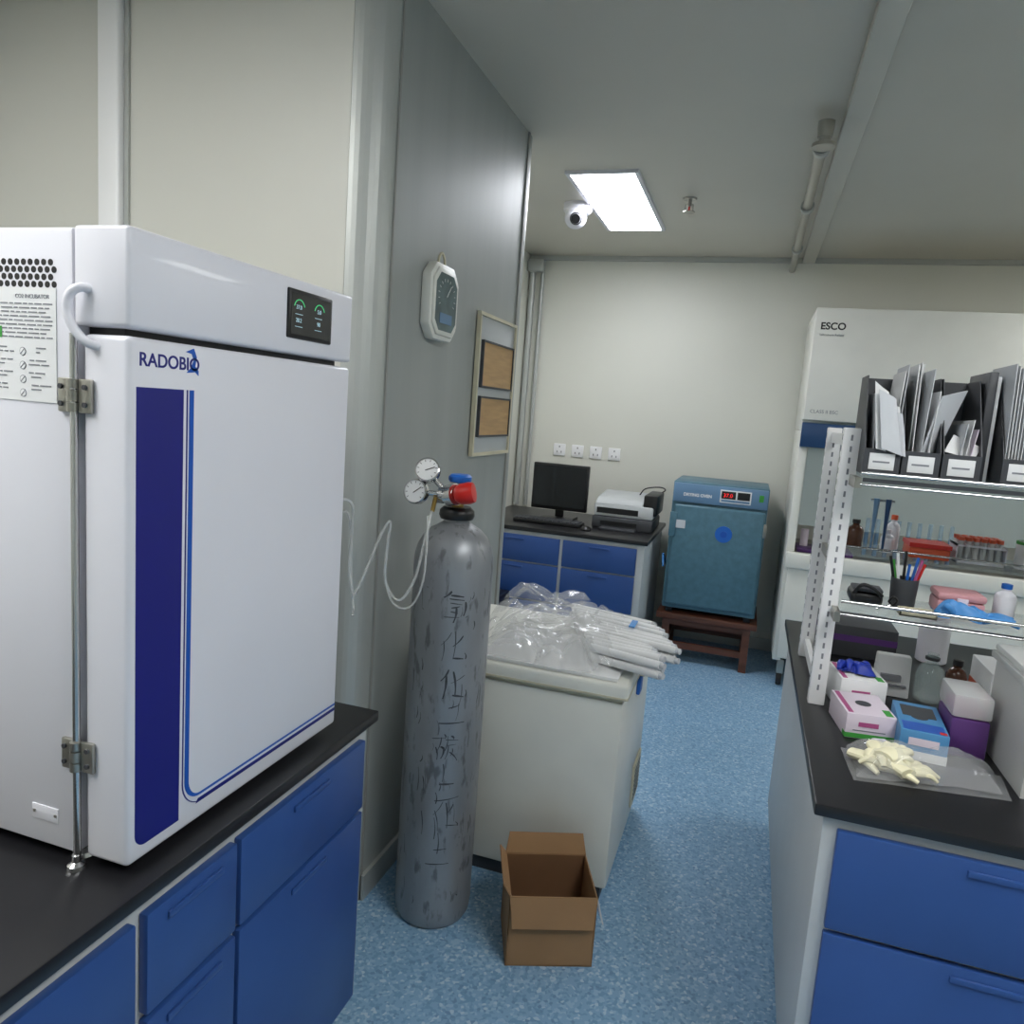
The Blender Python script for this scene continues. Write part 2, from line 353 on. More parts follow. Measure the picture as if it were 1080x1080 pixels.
# ---------------------------------------------------------------- incubator (left)
g=group('co2_incubator',(-1.1,1.04,0.80))
X=-0.77
box('body',g,-1.40,-0.862,0.765,1.315,0.815,1.69,M['white'],0.005)
box('header',g,-0.861,X,0.765,1.315,1.566,1.693,M['white'],0.006,3)
box('door',g,-0.846,X,0.765,1.315,0.816,1.556,M['white'],0.008,4)
box('gasket',g,-0.8615,-0.8465,0.785,1.30,0.85,1.55,M['dgrey'])
box('door_gap',g,-0.86,-0.80,0.79,1.305,1.5555,1.567,M['blk'])
rod('hinge_pin',g,(-0.8545,0.7595,0.82),(-0.8545,0.7595,1.555),0.005,M['chrome'])
for k,z0 in enumerate((1.452,0.948)):
    box('hinge_leaf_a_%d'%k,g,-0.882,-0.862,0.7585,0.7648,z0,z0+0.045,M['steel'],0.002)
    box('hinge_leaf_b_%d'%k,g,-0.847,-0.825,0.7585,0.7648,z0,z0+0.045,M['steel'],0.002)
    rods('knuckles_%d'%k,g,[((-0.8545,0.758,z0+0.001),(-0.8545,0.758,z0+0.013),0.0078),((-0.8545,0.758,z0+0.015),(-0.8545,0.758,z0+0.03),0.0078),((-0.8545,0.758,z0+0.032),(-0.8545,0.758,z0+0.044),0.0078)],M['steel'],16)
    rods('screws_%d'%k,g,[((x,0.7555,z0+z),(x,0.7595,z0+z),0.0035) for x in (-0.875,-0.834) for z in (0.011,0.034)],M['dgrey'],12)
for k,(x,y) in enumerate([(-0.875,0.79),(-0.875,1.29),(-1.36,0.79),(-1.36,1.29)]):
    lathe('foot_%d'%k,g,[(0,0),(0.018,0),(0.016,0.006),(0.007,0.01),(0.007,0.018),(0,0.018)],(x,y,0.8002),M['chrome'],24)
lathe('pin_foot',g,[(0,0),(0.013,0),(0.012,0.006),(0.006,0.01),(0.006,0.02),(0,0.022)],(-0.8545,0.7575,0.8002),M['chrome'],24)
tube('hose_handle',g,[(-0.834,0.768,1.612),(-0.840,0.757,1.613),(-0.849,0.75,1.604),(-0.852,0.748,1.585),(-0.844,0.75,1.562),(-0.830,0.756,1.545),(-0.820,0.768,1.54)],0.0060,M['white'],14)
e=0.0006
def xs(name,y0,y1,z0,z1,m,rad=0.0,ex=0):
    pts=[(y0,z1),(y0,z0+rad)]+[(y0+rad-rad*math.cos(a),z0+rad-rad*math.sin(a)) for a in [math.radians(k) for k in range(10,90,10)]] +[(y0+rad,z0),(y1,z0),(y1,z1)] if rad else [(y0,z1),(y0,z0),(y1,z0),(y1,z1)]
    return prism(name,g,pts,'x',X-0.001,X+e+ex,m)
xs('stripe_navy',0.778,0.863,0.838,1.492,M['navy'],0.02)
def Lpath(name,y,z,w,R,m):
    yl=1.309
    cy,cz=y+R,z+R
    outer=[(y,1.492)]+[(cy-R*math.cos(a),cz-R*math.sin(a)) for a in [math.radians(k) for k in range(0,91,10)]]+[(yl,z)]
    Ri=R-w
    inner=[(yl,z+w*0.45)]+[(cy-Ri*math.cos(a),cz-(R-w*0.45)*math.sin(a)) for a in [math.radians(k) for k in range(90,-1,-10)]]+[(y+w,1.492)]
    prism(name,g,outer+inner,'x',X-0.001,X+e,m)
Lpath('line_azure',0.8745,0.858,0.009,0.035,M['azure'])
Lpath('line_navy',0.869,0.8465,0.0025,0.046,M['navy'])
prism('navy_base_line',g,[(0.90,0.8465),(1.309,0.8465),(1.309,0.853),(0.905,0.853)],'x',X-0.001,X+e,M['navy'])
text('logo',g,'RADOBIO',(X+0.0003,0.782,1.520),(90,0,90),0.025,M['navy'],bold=0.0004)
prism('logo_mark',g,[(0.868,1.516),(0.875,1.522),(0.882,1.534),(0.878,1.543),(0.866,1.545),(0.882,1.551),(0.888,1.539),(0.885,1.526),(0.892,1.520),(0.892,1.513),(0.885,1.518),(0.878,1.517)],'x',X-0.001,X+e,M['azure'])
box('screen_bezel',g,X-0.005,X+0.004,1.10,1.236,1.592,1.675,M['blk'],0.003)
boxes('screen',g,[(X+0.003,X+0.0045,1.107,1.229,1.599,1.668)],M['screen'])
boxes('screen_glyphs',g,[(X+0.0042,X+0.0049,1.118+0.06*i,1.14+0.06*i,1.612+0.021*j,1.613+0.021*j) for i in range(2) for j in range(2)],M['lcdtxt'])
L=[]
for i in range(2):
    for k in range(8):
        a=math.radians(20+k*18); b2=math.radians(38+k*18); cy_=1.13+0.062*i; cz_=1.642
        L.append(((X+0.0047,cy_+0.016*math.cos(a),cz_+0.016*math.sin(a)),(X+0.0047,cy_+0.016*math.cos(b2),cz_+0.016*math.sin(b2)),0.0009))
rods('screen_dials',g,L,M['lcdgrn'],6)
for i,(t,y,z) in enumerate([('37.0',1.12,1.642),('5.0',1.185,1.642),('20.2',1.12,1.620),('90',1.185,1.620)]):
    text('digits_%d'%i,g,t,(X+0.0048,y,z),(90,0,90),0.010,M['lcdtxt'])
rods('vent_holes',g,[((-1.04+0.0118*i+(0.0059 if j%2 else 0),0.7644,1.645-0.0095*j),(-1.04+0.0118*i+(0.0059 if j%2 else 0),0.767,1.645-0.0095*j),0.0043) for i in range(13) for j in range(4)],M['blk'],12)
box('label',g,-1.09,-0.889,0.7638,0.766,1.462,1.612,M['paper'])
text('label_title',g,'CO2 INCUBATOR',(-0.96,0.7636,1.598),(90,0,0),0.0075,M['print'])
L=[]
for k in range(9):
    xx=-1.08
    while xx<-0.905:
        w_=random.uniform(0.006,0.02); L.append((xx,min(xx+w_,-0.895),0.7633,0.7642,1.590-0.0055*k,1.5918-0.0055*k)); xx+=w_+0.003
for k in range(12):
    if k%3==2: continue
    xx=-1.08
    while xx<-0.915:
        w_=random.uniform(0.006,0.02)
        if not(-0.962<xx+w_ and xx<-0.938): L.append((xx,xx+w_,0.7633,0.7642,1.532-0.0055*k,1.5338-0.0055*k))
        xx+=w_+0.003
boxes('label_text',g,L,M['print'])
rods('label_icons',g,[((-0.948,0.7632,1.528-0.0185*k),(-0.948,0.7645,1.528-0.0185*k),0.0055) for k in range(4)],M['print'],20)
rods('label_icons_inner',g,[((-0.948,0.7630,1.528-0.0185*k),(-0.948,0.7645,1.528-0.0185*k),0.0047) for k in range(4)],M['paper'],20)
rods('label_icon_bars',g,[((-0.9515,0.7629,1.5245-0.0185*k),(-0.9445,0.7629,1.5315-0.0185*k),0.0005) for k in range(4)],M['print'],6)
box('label_green',g,-1.02,-0.985,0.7632,0.7645,1.545,1.56,M['green'])
box('drain_cover',g,-0.945,-0.895,0.7635,0.7655,0.853,0.876,M['white'],0.0008)
rods('cover_screws',g,[((x,0.7625,0.865),(x,0.764,0.865),0.0025) for x in (-0.94,-0.90)],M['steel'],12)
# ---------------------------------------------------------------- gas cylinder
cx,cy=-0.757,1.90; R=0.112
g=group('gas_cylinder',(cx,cy,0))
lathe('bottle',g,[(0,0.012),(0.085,0.0),(0.10,0.004),(0.109,0.02),(R,0.05),(R,1.06),(0.110,1.085),(0.103,1.112),(0.090,1.137),(0.070,1.157),(0.048,1.170),(0.036,1.178),(0.034,1.196),(0,1.196)],(cx,cy,0),M['cyl'],64)
lathe('neck_ring',g,[(0.030,0),(0.046,0.002),(0.05,0.012),(0.048,0.026),(0.038,0.036),(0.0,0.036)],(cx,cy,1.184),M['blk'],32)
def strokes(seqs):
    bm=bmesh.new()
    for (a0,z0,a1,z1,w) in seqs:
        n=8; pa=None
        dx=(a1-a0)*R; dz=z1-z0; L=math.hypot(dx,dz) or 1; nx,nz=-dz/L*w/2,dx/L*w/2
        for k in range(n+1):
            t=k/n; a=a0+(a1-a0)*t+0.03*math.sin(t*3); z=z0+(z1-z0)*t
            ww=0.55+0.45*math.sin(math.pi*min(1,t*1.3+0.1))
            pr=[]
            for s in (-ww,ww):
                aa=a+s*nx/R; zz=z+s*nz
                pr.append(bm.verts.new((cx+(R+0.0007)*math.cos(aa),cy+(R+0.0007)*math.sin(aa),zz)))
            if pa: bm.faces.new([pa[0],pr[0],pr[1],pa[1]])
            pa=pr
    me=bpy.data.meshes.new('marker_writing'); bm.to_mesh(me); bm.free(); finish('marker_writing',me,g,M['ink'])
A=math.radians(-62)
HUA=[(-0.3,1,-0.9,0.1),(-0.65,0.5,-0.6,-1),(0.8,0.7,0.0,0.1),(0.15,1,0.2,-0.8),(0.2,-0.8,0.9,-0.8),(0.9,-0.8,0.95,-0.4)]
ER=[(-0.5,0.5,0.5,0.6),(-0.9,-0.6,0.9,-0.5)]
YANG=[(-0.4,1,-0.8,0.6),(-0.5,0.75,0.6,0.8),(-0.4,0.5,0.5,0.52),(-0.6,0.25,0.6,0.3),(0.6,0.3,0.75,-0.6),(0.75,-0.6,0.95,-0.4),(-0.5,-0.05,0.3,0.0),(-0.5,-0.35,0.3,-0.3),(-0.7,-0.65,0.4,-0.6),(-0.1,0.1,-0.1,-1)]
TAN=[(-0.9,0.7,-0.2,0.75),(-0.6,0.7,-0.9,-0.2),(-0.6,0.0,-0.6,-0.7),(-0.6,0.05,-0.2,0.05),(-0.2,0.05,-0.25,-0.6),(0.4,1,0.4,0.6),(0.0,0.9,0.0,0.6),(0.0,0.6,0.8,0.6),(0.1,0.3,0.9,0.35),(0.3,0.3,0.0,-0.8),(0.5,0.1,0.4,-0.4),(0.5,-0.3,0.9,-0.8)]
sq=[]
def put(pat,zc,s=0.042,w=0.0048,off=0.0):
    for p in pat: sq.append((A+off+p[0]*s/R*0.85+random.uniform(-.07,.07),zc+p[1]*s+random.uniform(-.006,.006),A+off+p[2]*s/R*0.85+random.uniform(-.05,.05),zc+p[3]*s+random.uniform(-.005,.005),w*random.uniform(0.4,1.4)))
for p_,z_ in ((YANG,0.96),(HUA,0.85),(HUA,0.745),(ER,0.66),(TAN,0.56),(ER,0.43),(HUA,0.36),(ER,0.24)): put(p_,z_,off=random.uniform(-.1,.1))
for k in range(60):
    a=A+random.uniform(-1.5,1.3); z=random.uniform(0.06,1.04); sq.append((a,z,a+random.uniform(-.06,.06),z+random.uniform(-.07,.07),random.uniform(0.0010,0.0035)))
strokes(sq)
rod('valve_body',g,(cx,cy,1.215),(cx,cy,1.275),0.017,M['brass'])
rod('valve_side',g,(cx-0.045,cy-0.02,1.245),(cx+0.02,cy+0.01,1.245),0.013,M['brass'])
rod('valve_nut',g,(cx-0.055,cy-0.024,1.245),(cx-0.035,cy-0.016,1.245),0.019,M['chrome'],6)
rod('valve_stem',g,(cx,cy,1.27),(cx+0.003,cy,1.29),0.008,M['steel'])
lathe('valve_knob',g,[(0,0),(0.028,0),(0.033,0.006),(0.033,0.016),(0.026,0.022),(0,0.022)],(cx+0.003,cy,1.288),M['kblue'],10)
rod('regulator_body',g,(cx-0.025,cy-0.055,1.257),(cx+0.02,cy-0.065,1.260),0.024,M['chrome'],28)
rod('regulator_bonnet',g,(cx-0.003,cy-0.06,1.256),(cx+0.022,cy-0.070,1.262),0.029,M['chrome'],28)
lathe('pressure_knob',g,[(0,0),(0.018,0),(0.024,0.006),(0.028,0.016),(0.030,0.04),(0.027,0.052),(0,0.054)],(cx+0.018,cy-0.066,1.260),M['red'],12,(0.98,0.12,0.22))
rod('inlet',g,(cx-0.04,cy-0.02,1.245),(cx-0.012,cy-0.055,1.252),0.012,M['chrome'])
def gauge(name,c,d,r=0.034):
    d=Vector(d).normalized(); c=Vector(c)
    lathe(name+'_case',g,[(0,-0.024),(r*0.9,-0.024),(r,-0.016),(r,0.002),(r*0.9,0.004),(r*0.88,0)]+[(0,0.0)],c,M['chrome'],36,d)
    lathe(name+'_dial',g,[(0,0.0012),(r*0.87,0.0012),(r*0.87,0.0)],c,M['paper'],36,d)
    q=Vector((0,0,1)).rotation_difference(d).to_matrix()
    L=[]
    for k in range(9):
        a=math.radians(-40+k*32); L.append((c+q@Vector((math.cos(a)*r*.65,math.sin(a)*r*.65,.002)),c+q@Vector((math.cos(a)*r*.8,math.sin(a)*r*.8,.002)),0.0008))
    L.append((c+q@Vector((-.004,-.004,.003)),c+q@Vector((r*.55,r*.35,.003)),0.0011))
    rods(name+'_marks',g,L,M['blk'],6)
gauge('gauge_high',(cx-0.060,cy-0.085,1.322),(0.15,-0.75,0.35))
gauge('gauge_low',(cx-0.085,cy-0.10,1.262),(-0.05,-0.85,0.15))
rod('gauge_stem_a',g,(cx-0.05,cy-0.066,1.30),(cx-0.01,cy-0.06,1.262),0.008,M['chrome'])
rod('gauge_stem_b',g,(cx-0.075,cy-0.082,1.260),(cx-0.02,cy-0.058,1.255),0.008,M['chrome'])
rod('outlet_barb',g,(cx-0.035,cy-0.075,1.25),(cx-0.04,cy-0.08,1.21),0.006,M['brass'])
g=group('gas_hose',(-0.88,1.6,1.1))
tube('loop',g,[(-0.797,1.818,1.212),(-0.80,1.79,1.14),(-0.815,1.77,1.03),(-0.85,1.755,0.97),(-0.885,1.74,1.02),(-0.88,1.73,1.12),(-0.87,1.72,1.185),(-0.89,1.71,1.15),(-0.92,1.69,1.05),(-0.945,1.68,0.99),(-0.95,1.66,1.06),(-0.93,1.63,1.17),(-0.915,1.60,1.235),(-0.93,1.57,1.25),(-0.96,1.50,1.215),(-0.98,1.42,1.17),(-0.99,1.325,1.13)],0.0042,M['tube'],10,12)
tube('loop_2',g,[(-0.985,1.325,1.09),(-0.97,1.45,1.13),(-0.955,1.56,1.19),(-0.945,1.62,1.215),(-0.95,1.66,1.16),(-0.96,1.69,1.03),(-0.955,1.70,0.95),(-0.945,1.68,0.93)],0.0032,M['tube'],10,12)
tube('loop_3',g,[(-0.80,1.80,1.20),(-0.79,1.78,1.12),(-0.79,1.765,1.02),(-0.82,1.76,0.955),(-0.86,1.745,0.96),(-0.885,1.735,1.02)],0.0034,M['tube'],10,12)
# ---------------------------------------------------------------- wall hygrometer & notice board
g=group('wall_hygrometer',(wx,2.135,1.8))
def octo(y0,y1,z0,z1,c): return [(y0+c,z0),(y1-c,z0),(y1,z0+c),(y1,z1-c),(y1-c,z1),(y0+c,z1),(y0,z1-c),(y0,z0+c)]
prism('case',g,octo(2.035,2.245,1.69,1.915,0.04),'x',wx+0.0005,wx+0.032,M['white2'],0.006)
prism('rim',g,octo(2.048,2.232,1.703,1.902,0.035),'x',wx+0.03,wx+0.038,M['white2'],0.004)
prism('face',g,octo(2.062,2.218,1.718,1.887,0.03),'x',wx+0.036,wx+0.0388,M['lcdface'])
yc=2.14
L=[((wx+0.0393,yc+0.055*math.cos(a),1.82+0.045*math.sin(a)),(wx+0.0393,yc+0.065*math.cos(a),1.82+0.053*math.sin(a)),0.001) for a in [math.radians(k) for k in range(-30,211,20)]]
rods('ticks',g,L+[((wx+0.0396,yc,1.82),(wx+0.0396,yc+0.03,1.855),0.0014)],M['paper'],6)
boxes('lcd',g,[(wx+0.038,wx+0.0398,yc-0.045,yc+0.045,1.74,1.77)],M['tealp'])
tube('hanging_loop',g,[(wx+0.015,2.115,1.905),(wx+0.015,2.12,1.935),(wx+0.015,2.14,1.95),(wx+0.015,2.16,1.935),(wx+0.015,2.165,1.905)],0.004,M['yellowed'])
g=group('notice_board',(wx,2.7,1.32))
box('backing',g,wx+0.0045,wx+0.012,2.505,2.905,1.325,1.825,M['grey'],0.001)
boxes('frame',g,[(wx+0.0045,wx+0.02,2.495,2.507,1.318,1.832),(wx+0.0045,wx+0.02,2.90,2.912,1.318,1.832),(wx+0.0045,wx+0.02,2.507,2.90,1.318,1.33),(wx+0.0045,wx+0.02,2.507,2.90,1.82,1.832)],M['yellowed'])
for k,(z0,z1) in enumerate([(1.575,1.73),(1.395,1.53)]):
    box('pocket_board_%d'%k,g,wx+0.0115,wx+0.02,2.54,2.875,z0,z1,M['lwood'])
    boxes('pocket_frame_%d'%k,g,[(wx+0.012,wx+0.024,2.533,2.54,z0-.007,z1+.007),(wx+0.012,wx+0.024,2.875,2.882,z0-.007,z1+.007),(wx+0.012,wx+0.024,2.54,2.875,z0-.007,z0),(wx+0.012,wx+0.024,2.54,2.875,z1,z1+.007)],M['dgrey'])
# ---------------------------------------------------------------- chest freezer
g=group('chest_freezer',(-0.6,2.43,0))
box('cabinet',g,-0.93,-0.275,2.12,2.76,0.05,0.655,M['dirty'],0.01)
box('base',g,-0.91,-0.295,2.14,2.74,0.0,0.05,M['dgrey'])
box('gasket',g,-0.925,-0.28,2.125,2.755,0.655,0.667,M['yellowed'])
box('lid',g,-0.935,-0.262,2.105,2.765,0.667,0.715,M['dirty'],0.010,3)
box('lid_edge',g,-0.936,-0.2605,2.1035,2.766,0.672,0.678,M['yellowed'])
box('lid_handle',g,-0.2625,-0.245,2.36,2.52,0.665,0.70,M['yellowed'],0.004)
box('lock',g,-0.2755,-0.262,2.41,2.47,0.58,0.64,M['kblue'],0.005)
box('power_grille',g,-0.2755,-0.268,2.55,2.72,0.10,0.26,M['yellowed'],0.003)
boxes('grille_slots',g,[(-0.2685,-0.267,2.57,2.70,0.12+0.018*k,0.127+0.018*k) for k in range(7)],M['dgrey'])
g=group('bagged_pipettes',(-0.5,2.4,0.7155))
box('carton_sheet',g,-0.74,-0.30,2.125,2.50,0.7155,0.727,M['paper'],0.002)
L=[];Cp=[]
for k in range(26):
    lay=k//13; kk=k%13
    s=Vector((-0.58+0.014*kk,2.70-0.038*kk+0.012*lay,0.742+0.027*lay))
    L_=0.36 if kk<8 else 0.26
    an=math.radians(-27+1.2*(kk%4))
    e2=s+Vector((L_*math.cos(an),L_*math.sin(an),0.016+0.006*random.random()))
    L.append((s,e2,0.0125))
    dd=(e2-s).normalized(); Cp.append((e2,e2+dd*0.014,0.0095))
rods('pipette_sleeves',g,L,M['paper'],12)
rods('pipette_tips',g,Cp,M['paperg'],10)
sheet('bag_main',g,[(-0.78,2.11,0.728),(-0.37,2.11,0.728),(-0.36,2.66,0.76),(-0.76,2.70,0.74)],M['film2'],0.055,6,110,90,3,0.028,0.5)
sheet('bag_over',g,[(-0.72,2.16,0.745),(-0.34,2.14,0.745),(-0.34,2.60,0.775),(-0.68,2.68,0.775)],M['film'],0.06,8,110,90,11,0.038,0.5)
sheet('bag_fold',g,[(-0.80,2.20,0.735),(-0.56,2.15,0.75),(-0.52,2.72,0.785),(-0.82,2.72,0.77)],M['film'],0.08,8,90,90,23,0.04,0.5)
box('blue_glove_bit',g,-0.325,-0.305,2.44,2.52,0.80,0.805,M['lblue'],0.001)  # flat slab standing in for a bit of blue glove
# ---------------------------------------------------------------- cardboard box
g=group('cardboard_box',(-0.405,1.90,0.0),rz=22,world=False)
w,d,h,t=0.120,0.10,0.205,0.004
boxes('walls',g,[(-w,w,-d,-d+t,0,h),(-w,w,d-t,d,0,h),(-w,-w+t,-d,d,0,h),(w-t,w,-d,d,0,h),(-w,w,-d,d,0,t)],M['card'])
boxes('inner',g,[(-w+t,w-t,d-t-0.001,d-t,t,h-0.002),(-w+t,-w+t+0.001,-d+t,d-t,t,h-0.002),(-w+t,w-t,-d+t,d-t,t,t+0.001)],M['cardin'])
quad('flap_back',g,[(-w,d,h),(w,d,h),(w-0.01,d+0.02,h+0.055),(-w+0.01,d+0.02,h+0.055)],M['card'],0.004)
quad('flap_left',g,[(-w,-d,h),(-w,d,h),(-w-0.02,d-0.01,h+0.03),(-w-0.02,-d+0.01,h+0.03)],M['card'],0.004)
quad('flap_right',g,[(w,-d,h),(w,d,h),(w+0.025,d-0.01,h-0.085),(w+0.025,-d+0.01,h-0.085)],M['paper'],0.004)
quad('flap_front',g,[(-w,-d,h),(w,-d,h),(w-0.01,-d-0.02,h-0.08),(-w+0.01,-d-0.02,h-0.08)],M['card'],0.004)
# ---------------------------------------------------------------- drying oven on stool
g=group('wooden_stool',(-0.145,4.85,0))
box('top',g,-0.45,0.155,4.60,5.12,0.275,0.312,M['wood'],0.004)
boxes('legs',g,[(x,x+0.045,y,y+0.045,0,0.275) for x in (-0.41,0.075) for y in (4.62,5.05)],M['wood'])
boxes('rails',g,[(-0.365,0.075,4.63,4.655,0.085,0.125),(-0.365,0.075,5.06,5.085,0.085,0.125),(-0.40,-0.375,4.665,5.05,0.085,0.125),(0.085,0.11,4.665,5.05,0.085,0.125),(-0.365,0.075,4.63,4.655,0.235,0.275)],M['wood'])
g=group('drying_oven',(-0.145,4.87,0.312))
box('cabinet',g,-0.425,0.135,4.62,5.12,0.345,1.14,M['teal'],0.008)
boxes('feet',g,[(x,x+0.04,y,y+0.04,0.3125,0.346) for x in (-0.40,0.07) for y in (4.64,5.05)],M['blk'])
box('door',g,-0.405,0.125,4.585,4.6195,0.375,1.0,M['teal'],0.012,3)
box('control_panel',g,-0.42,0.13,4.60,4.6195,1.015,1.13,M['tealp'],0.004)
box('display_frame',g,-0.145,0.035,4.594,4.6005,1.035,1.112,M['paper'],0.001)
box('display',g,-0.137,-0.055,4.5925,4.5945,1.06,1.105,M['blk'])
text('digits',g,'37.0',(-0.127,4.592,1.07),(90,0,0),0.032,M['lcdred'])
box('keys',g,-0.137,0.027,4.5925,4.5945,1.042,1.054,M['tealp'])
box('indicator',g,-0.045,0.027,4.5925,4.5945,1.06,1.105,M['blk'])
box('switch',g,0.08,0.105,4.596,4.6005,1.06,1.10,M['green'])
text('title',g,'DRYING OVEN',(-0.36,4.5995,1.055),(90,0,0),0.025,M['paper'],bold=0.001)
lathe('brand_disc',g,[(0,0),(0.05,0),(0.05,0.003),(0,0.003)],(-0.10,4.585,0.845),M['kblue'],36,(0,-1,0))
lathe('brand_disc_inner',g,[(0,0),(0.02,0),(0.02,0.002),(0,0.002)],(-0.10,4.5825,0.845),M['azure'],24,(0,-1,0))
box('door_latch',g,-0.425,-0.385,4.575,4.586,0.80,0.95,M['teal'],0.004)
box('sticker',g,-0.395,-0.33,4.582,4.5855,0.855,0.905,M['paperg'])
box('hinge_right',g,0.12,0.14,4.59,4.61,0.85,0.93,M['steel'],0.003)
tube('power_cord',g,[(-0.43,5.0,0.60),(-0.45,4.95,0.55),(-0.46,4.85,0.62),(-0.455,4.7,0.66),(-0.44,4.62,0.60)],0.006,M['lblue'])
# ---------------------------------------------------------------- computer on rear bench
g=group('computer_monitor',(-1.16,4.72,0.80))
box('bezel',g,-1.35,-0.975,4.70,4.735,0.862,1.165,M['blk'],0.006)
box('screen',g,-1.335,-0.99,4.6975,4.7005,0.885,1.15,M['screen'])
box('stand_neck',g,-1.19,-1.135,4.735,4.76,0.81,0.98,M['blk'],0.004)
box('stand_foot',g,-1.27,-1.055,4.64,4.84,0.8002,0.815,M['blk'],0.006)
g=group('keyboard',(-1.16,4.5,0.80))
box('case',g,-1.38,-0.95,4.42,4.57,0.8002,0.822,M['blk'],0.005)
boxes('keys',g,[(-1.37+0.0275*i,-1.37+0.0275*i+0.023,4.43+0.026*j,4.452+0.026*j,0.822,0.828) for i in range(15) for j in range(5)],M['dgrey'])
g=group('computer_mouse',(-0.90,4.38,0.80))
lathe('shell',g,[(0,0),(0.032,0),(0.034,0.008),(0.028,0.02),(0.015,0.029),(0,0.032)],(-0.90,4.38,0.8002),M['blk'],28)
g=group('desktop_printer',(-0.71,4.75,0.80))
box('base',g,-0.905,-0.525,4.56,4.95,0.8002,0.875,M['dgrey'],0.01)
box('body',g,-0.90,-0.53,4.58,4.95,0.8755,0.955,M['grey'],0.012)
prism('lid',g,[(4.585,0.955),(4.95,0.955),(4.95,1.01),(4.66,0.985)],'x',-0.895,-0.60,M['grey'],0.004)
box('side_hood',g,-0.597,-0.51,4.60,4.94,0.9,1.03,M['blk'],0.012)
box('slot',g,-0.85,-0.62,4.557,4.561,0.825,0.85,M['blk'])
boxes('panel_stripe',g,[(-0.88,-0.62,4.577,4.581,0.895,0.93)],M['blk'])
box('output_tray',g,-0.84,-0.62,4.48,4.565,0.8002,0.815,M['dgrey'],0.003)
tube('cable',g,[(-0.53,4.9,1.02),(-0.50,4.88,1.05),(-0.53,4.8,1.07),(-0.62,4.82,1.05),(-0.66,4.86,1.0)],0.004,M['blk'])
g=group('computer_tower',(-1.4,3.9,0)); 
box('case',g,-1.46,-1.28,3.75,4.15,0.02,0.42,M['blk'],0.008); boxes('feet',g,[(-1.45,-1.42,3.77,3.8,0,0.02),(-1.32,-1.29,3.77,3.8,0,0.02),(-1.45,-1.42,4.1,4.13,0,0.02),(-1.32,-1.29,4.1,4.13,0,0.02)],M['blk'])
boxes('bays',g,[(-1.44,-1.30,3.746,3.7505,0.36,0.39),(-1.44,-1.30,3.746,3.7505,0.30,0.33)],M['dgrey'])
# ---------------------------------------------------------------- biosafety cabinet
g=group('biosafety_cabinet',(1.0,4.8,0))
x0,x1,yf=0.255,1.75,4.46
prism('hood',g,[(yf,2.17),(yf-0.02,1.56),(yf+0.12,1.56),(yf+0.12,1.50),(5.17,1.50),(5.17,2.17)],'x',x0,x1,M['white2'],0.006)
box('side_left',g,x0,x0+0.045,yf+0.02,5.17,0.16,1.499,M['white2'],0.004)
box('side_right',g,x1-0.045,x1,yf+0.02,5.17,0.16,1.499,M['white2'],0.004)
box('back',g,x0+0.046,x1-0.046,5.13,5.17,0.16,1.499,M['white2'])
box('front_stripe',g,x0+0.0,x1,yf-0.012,yf+0.019,1.41,1.545,M['dkteal'],0.003)
box('work_surface',g,x0+0.046,x1-0.046,yf+0.03,5.129,0.78,0.80,M['steel'])
box('sill',g,x0,x1,yf-0.03,yf+0.019,0.72,0.81,M['white2'],0.01)
box('sash',g,x0+0.046,x1-0.046,yf+0.002,yf+0.008,0.97,1.41,M['glass'])
box('front_skirt',g,x0+0.02,x1-0.02,yf+0.0,yf+0.019,0.18,0.718,M['white2'],0.004)
for k,(x,y) in enumerate([(x0+0.05,yf+0.06),(x1-0.05,yf+0.06),(x0+0.05,5.1),(x1-0.05,5.1)]):
    lathe('caster_%d'%k,g,[(0,-0.014),(0.035,-0.014),(0.04,-0.008),(0.04,0.008),(0.035,0.014),(0,0.014)],(x,y,0.0402),M['rubber'],24,(1,0,0))
    box('caster_fork_%d'%k,g,x-0.02,x+0.02,y-0.02,y+0.02,0.075,0.161,M['steel'],0.003)
text('logo',g,'ESCO',(0.285,yf-0.004,2.055),(89,0,0),0.052,M['blk'],bold=0.0015)
text('logo_sub',g,'Labculture Reliant',(0.285,yf-0.006,2.02),(89,0,0),0.017,M['print'])
text('model_text',g,'CLASS II BSC',(0.285,yf-0.019,1.60),(89,0,0),0.026,M['print'])
box('inside_tray',g,0.32,0.62,4.56,4.8,0.8002,0.82,M['purple'],0.004)
rods('inside_bottles',g,[((0.36+0.07*k,4.7,0.8202),(0.36+0.07*k,4.7,0.92+0.02*(k%2)),0.022) for k in range(4)],M['lav'],16)
rods('inside_racks',g,[((0.70+0.055*k,4.75,0.8002),(0.70+0.055*k,4.75,1.02),0.012) for k in range(9)],M['tealp'],12)
# ---------------------------------------------------------------- reagent rack on the right bench
g=group('reagent_rack',(0.9,2.1,0.80))
ry=2.0
def upright(x,y,k,w_=0.04):
    box('upright_%d'%k,g,x,x+w_,y,y+0.03,0.8002,1.515,M['post'],0.003)
    boxes('upright_slots_%d'%k,g,[(x+xx,x+xx+0.005,y-0.0006,y+0.001,0.84+0.028*i,0.854+0.028*i) for i in range(24) for xx in (w_/2-0.0025,)]+[(x-0.0006,x+0.001,y+0.012,y+0.017,0.84+0.028*i,0.854+0.028*i) for i in range(24)],M['print'])
for k,(x,y) in enumerate([(0.213,ry),(0.213,2.42),(1.55,ry),(1.55,2.42)]): upright(x,y,k)
boxes('upright_side_ties',g,[(0.225,0.24,ry+0.031,2.419,z,z+0.03) for z in (0.83,1.47)]+[(1.555,1.575,ry+0.031,2.419,z,z+0.03) for z in (0.83,1.47)],M['post'])
box('shelf_top',g,0.255,1.549,1.895,2.40,1.402,1.41,M['glass'])
